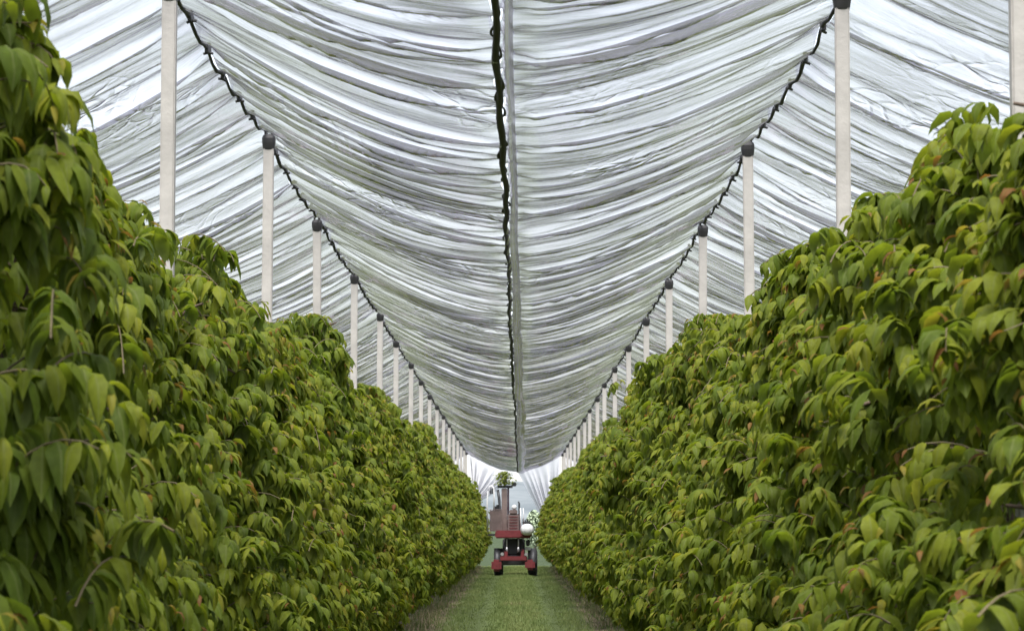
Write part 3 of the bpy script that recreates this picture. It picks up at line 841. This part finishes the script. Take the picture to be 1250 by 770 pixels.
# mesh guard on the platform: frame with a woven grid of bars
bm = bmesh.new()
gx0, gx1, gz0, gz1 = vx_(598.5), vx_(613), vz_(648), vz_(622)
tube(bm, [(gx0, -0.6, gz0), (gx0, -0.6, gz1), (gx1, -0.6, gz1), (gx1, -0.6, gz0)], 0.018, 8)
for i in range(1, 12): tube(bm, [(gx0 + (gx1 - gx0) * i / 12, -0.6, gz0), (gx0 + (gx1 - gx0) * i / 12, -0.6, gz1)], 0.009, 6)
for i in range(1, 16): tube(bm, [(gx0, -0.6, gz0 + (gz1 - gz0) * i / 16), (gx1, -0.6, gz0 + (gz1 - gz0) * i / 16)], 0.008, 6)
box(bm, gx0 + .01, gx1 - .01, -0.585, -0.575, gz0, gz1 - .03)
bm_obj('guard_grille', bm, M_BROWN, v)
bm = bmesh.new(); box(bm, vx_(600), vx_(611), 0.2, 0.9, vz_(648), vz_(626), 0.04); bm_obj('crate_box', bm, M_GREY, v)
bm = bmesh.new(); box(bm, vx_(620), vx_(634), -0.35, 0.5, vz_(648), vz_(627), 0.03); box(bm, vx_(622), vx_(632), -0.37, 0.3, vz_(627), vz_(622), 0.02); bm_obj('control_box', bm, M_BROWN, v)
bm = bmesh.new()
for i in range(5): box(bm, vx_(622), vx_(632), -0.362, -0.352, vz_(645 - i * 3.4), vz_(643.4 - i * 3.4), 0.003)
bm_obj('cooling_slats', bm, M_REDDK, v)
# mast: tapered box column with dark guide rail and head beam
bm = bmesh.new(); box(bm, vx_(612.5), vx_(619.3), -0.08, 0.10, vz_(650), vz_(596), 0.012)
for i in range(5): box(bm, vx_(612.2), vx_(619.6), -0.085, 0.105, vz_(640 - i * 9), vz_(639 - i * 9), 0.004)
bm_obj('mast', bm, M_MAST, v)
bm = bmesh.new(); box(bm, vx_(619.5), vx_(621.8), -0.06, 0.08, vz_(650), vz_(594), 0.006); bm_obj('guide_rail', bm, plain('dark_maroon', (0.035, 0.014, 0.022), 0.6), v)
bm = bmesh.new(); box(bm, vx_(607.5), vx_(626), -0.10, 0.12, vz_(595.5), vz_(592.5), 0.01); box(bm, vx_(624.5), vx_(630.5), -0.12, 0.14, vz_(593.5), vz_(588.7), 0.02); bm_obj('head_beam', bm, M_BLACK, v)
bm = bmesh.new(); tube(bm, [(vx_(607.8), -0.05, vz_(598)), (vx_(609.6), -0.12, vz_(608)), (vx_(610.6), -0.16, vz_(622)), (vx_(610.8), -0.18, vz_(648))], [0.045, 0.05, 0.04, 0.03], 10); bm_obj('hose_arm', bm, M_GREY, v, smooth=True)
# white bent handrail on the left
bm = bmesh.new(); tube(bm, [(vx_(596), -0.5, vz_(650)), (vx_(595.2), -0.5, vz_(612)), (vx_(596), -0.5, vz_(600)), (vx_(597.8), -0.5, vz_(594)), (vx_(600.5), -0.5, vz_(593)), (vx_(603), -0.5, vz_(596)), (vx_(603.6), -0.5, vz_(606)), (vx_(603.4), -0.5, vz_(624))], 0.026, 10); bm_obj('handrail', bm, M_WHITE, v, smooth=True)
bm = bmesh.new()
for px in (599.5, 601.5): tube(bm, [(vx_(px), -0.46, vz_(596)), (vx_(px), -0.46, vz_(603))], 0.02, 8)
bm_obj('rail_grip', bm, M_GREY, v, smooth=True)
bm = bmesh.new(); tube(bm, [(vx_(636), -0.4, vz_(648)), (vx_(635.6), -0.4, vz_(620))], 0.020, 8); tube(bm, [(vx_(639.5), -0.4, vz_(640)), (vx_(639), -0.4, vz_(620))], 0.014, 8); bm_obj('stanchion', bm, M_WHITE, v, smooth=True)
# lamp
bm = bmesh.new(); bmesh.ops.create_uvsphere(bm, u_segments=20, v_segments=12, radius=0.085, matrix=Matrix.Translation((vx_(628), -0.25, vz_(619)))); box(bm, vx_(627), vx_(629), -0.27, -0.23, vz_(624), vz_(620)); bm_obj('beacon', bm, M_WHITE, v, smooth=True)
# valves by the tank
bm = bmesh.new()
for i, px in enumerate((639, 641.5, 644, 646.5)): tube(bm, [(vx_(px), -0.35, vz_(640)), (vx_(px), -0.35, vz_(633 + (i % 2) * 1.5))], 0.026, 8)
box(bm, vx_(637.5), vx_(648), -0.42, -0.28, vz_(638.5), vz_(636.5), 0.01); bm_obj('valve_block', bm, M_GREY, v)
# white ribbed tank
bm = bmesh.new()
cx, cz = vx_(643.5), vz_(646); n_ = 40; rings = []
for i in range(13):
    ph = math.pi * i / 12
    rings.append([])
    for k2 in range(n_):
        an = 2 * math.pi * k2 / n_
        rb = 0.20 * (1 + 0.06 * math.cos(an * 10)) * math.sin(ph) ** .8 + 0.001
        rings[-1].append(bm.verts.new((cx + rb * math.cos(an), -0.92 + rb * math.sin(an), cz + 0.185 * math.cos(ph))))
for i in range(12):
    for k2 in range(n_): bm.faces.new((rings[i][k2], rings[i + 1][k2], rings[i + 1][(k2 + 1) % n_], rings[i][(k2 + 1) % n_]))
bm_obj('tank', bm, M_WHITE, v, smooth=True)
bm = bmesh.new(); box(bm, vx_(636), vx_(649), -0.80, -0.66, vz_(655), vz_(646.5), 0.03); bm_obj('tank_bracket', bm, M_RED, v)
bm = bmesh.new()
tube(bm, [(vx_(616), -0.72, vz_(657)), (vx_(615), -0.80, vz_(664)), (vx_(618), -0.78, vz_(672)), (vx_(622), -0.70, vz_(676))], 0.018, 8)
tube(bm, [(vx_(638), -0.72, vz_(657)), (vx_(640), -0.82, vz_(663)), (vx_(637), -0.80, vz_(671)), (vx_(630), -0.72, vz_(675))], 0.018, 8)
bm_obj('hydraulic_hose', bm, M_BLACK, v, smooth=True)
for px in (613.5, 642.5):
    bm = bmesh.new(); lathe_y(bm, (0, 0, 0), [(-0.03, 0.05), (0.01, 0.055), (0.05, 0.03)], 16)
    bmesh.ops.transform(bm, matrix=Matrix.Translation((vx_(px), -0.78, vz_(675.5))) @ Matrix.Rotation(math.pi / 2, 4, 'Z'), verts=bm.verts)
    bm_obj('work_lamp', bm, M_STEEL, v)
bm = bmesh.new(); box(bm, vx_(604), vx_(612), -0.5, -0.1, vz_(634), vz_(627), 0.05); box(bm, vx_(604), vx_(612), -0.12, 0.0, vz_(634), vz_(616), 0.05); bm_obj('seat', bm, M_BLACK, v)
bm = bmesh.new(); box(bm, vx_(603), vx_(634), 0.7, 1.5, vz_(648), vz_(633), 0.05); bm_obj('fuel_housing', bm, M_BROWN, v)
bm = bmesh.new(); tube(bm, [(vx_(634), 0.6, vz_(650)), (vx_(634), 0.6, vz_(614)), (vx_(633), 0.62, vz_(612))], 0.03, 10); bm_obj('exhaust_pipe', bm, M_GREY, v, smooth=True)
bm = bmesh.new(); tube(bm, [(vx_(604), 0.1, vz_(636)), (vx_(606), 0.12, vz_(628)), (vx_(611), 0.1, vz_(622)), (vx_(622), 0.1, vz_(619))], 0.02, 8); bm_obj('guide_hose', bm, M_BLACK, v, smooth=True)
bm = bmesh.new(); box(bm, vx_(641), vx_(648), -0.55, -0.3, vz_(671), vz_(667), 0.015); bm_obj('side_tray', bm, M_STEEL, v)
bm = bmesh.new(); box(bm, vx_(642), vx_(647), -0.5, -0.2, vz_(666), vz_(658), 0.03); bm_obj('filter_housing', bm, M_GREY, v, smooth=False)
# leafy branches caught on the mast head
t = thing('cut_branches', 'bunch of green leafy branches caught on top of the vehicle mast', 'branches', (-0.02 + vx_(616), VY, vz_(592.3)))
n_ = 260
P = np.stack([rr.normal(0, 0.13, n_), rr.normal(0, 0.13, n_), rr.random(n_) * 0.42 + 0.05], -1); P[:, 0] *= (1.15 - P[:, 2]); P[:, 1] *= (1.15 - P[:, 2])
V, Q, T, tone = leaf_cloud(P, rr.uniform(0, 6.28, n_), rr.uniform(.09, .15, n_), rr.uniform(.05, .07, n_), rr.uniform(-.3, .8, n_), rr.uniform(-1.5, -.7, n_), rr.normal(0, .3, n_), rr.uniform(.1, .6, n_))
me = np_mesh('foliage', V, Q, T, mats=[M_LEAF]); at = me.attributes.new('tone', 'FLOAT', 'POINT'); at.data.foreach_set('value', tone.astype(np.float32))
link(bpy.data.objects.new('foliage', me), t)
paths = [np.stack([np.linspace(0, x_, 5), np.linspace(0, y_, 5), np.linspace(0, h_, 5)], -1) for x_, y_, h_ in zip(rr.normal(0, .12, 7), rr.normal(0, .12, 7), rr.uniform(.25, .45, 7))]
V, Q = tubes_np(paths, [np.linspace(.012, .004, 5)] * 7, 5)
link(bpy.data.objects.new('stem', np_mesh('stem', V, Q, mats=[M_BARK])), t)

# ------------------------------------------------------------------ light, sky, camera
SUN_EL, SUN_AZ = R(66), R(184)        # azimuth from +Y towards +X
w = bpy.data.worlds.new('World'); scene.world = w; w.use_nodes = True
nt = w.node_tree
bg = nt.nodes['Background']
sky = nt.nodes.new('ShaderNodeTexSky'); sky.sky_type = 'NISHITA'; sky.sun_disc = False
sky.sun_elevation = SUN_EL; sky.sun_rotation = SUN_AZ; sky.air_density = 1.0; sky.dust_density = 1.5; sky.ozone_density = 1.0
hs = nt.nodes.new('ShaderNodeHueSaturation'); hs.inputs['Saturation'].default_value = 0.38
nt.links.new(sky.outputs[0], hs.inputs['Color']); nt.links.new(hs.outputs[0], bg.inputs[0])
bg.inputs[1].default_value = 0.135
sd = bpy.data.lights.new('sun', 'SUN'); sd.energy = 3.6; sd.angle = R(35); sd.color = (1.0, 0.96, 0.90)
so = bpy.data.objects.new('sun', sd); COL.objects.link(so)
d = Vector((math.sin(SUN_AZ) * math.cos(SUN_EL), math.cos(SUN_AZ) * math.cos(SUN_EL), math.sin(SUN_EL)))
so.rotation_euler = (-d).to_track_quat('-Z', 'Y').to_euler(); so.location = d * 60

cd = bpy.data.cameras.new('camera'); cam = bpy.data.objects.new('camera', cd); COL.objects.link(cam)
cam.location = (0, 0, EYE)
cd.sensor_width = 36.0; cd.lens = 36.0 * F_PX
pitch = math.atan(260 / 3700.0); yaw = math.atan(5 / 3700.0)
cam.rotation_euler = (math.pi / 2 + pitch, 0, yaw)
cd.clip_start = 0.1; cd.clip_end = 6000
cd.dof.use_dof = True; cd.dof.focus_distance = 26.0; cd.dof.aperture_fstop = 11.0
scene.camera = cam

scene.view_settings.view_transform = 'Standard'; scene.view_settings.look = 'None'
scene.view_settings.exposure = 1.55; scene.view_settings.gamma = 1.0; scene.view_settings.use_curve_mapping = False
scene.render.engine = 'CYCLES'
c = scene.cycles
c.use_denoising = True
c.max_bounces = 7; c.diffuse_bounces = 4; c.glossy_bounces = 3; c.transmission_bounces = 5; c.transparent_max_bounces = 8
c.sample_clamp_indirect = 6.0
c.caustics_reflective = False; c.caustics_refractive = False
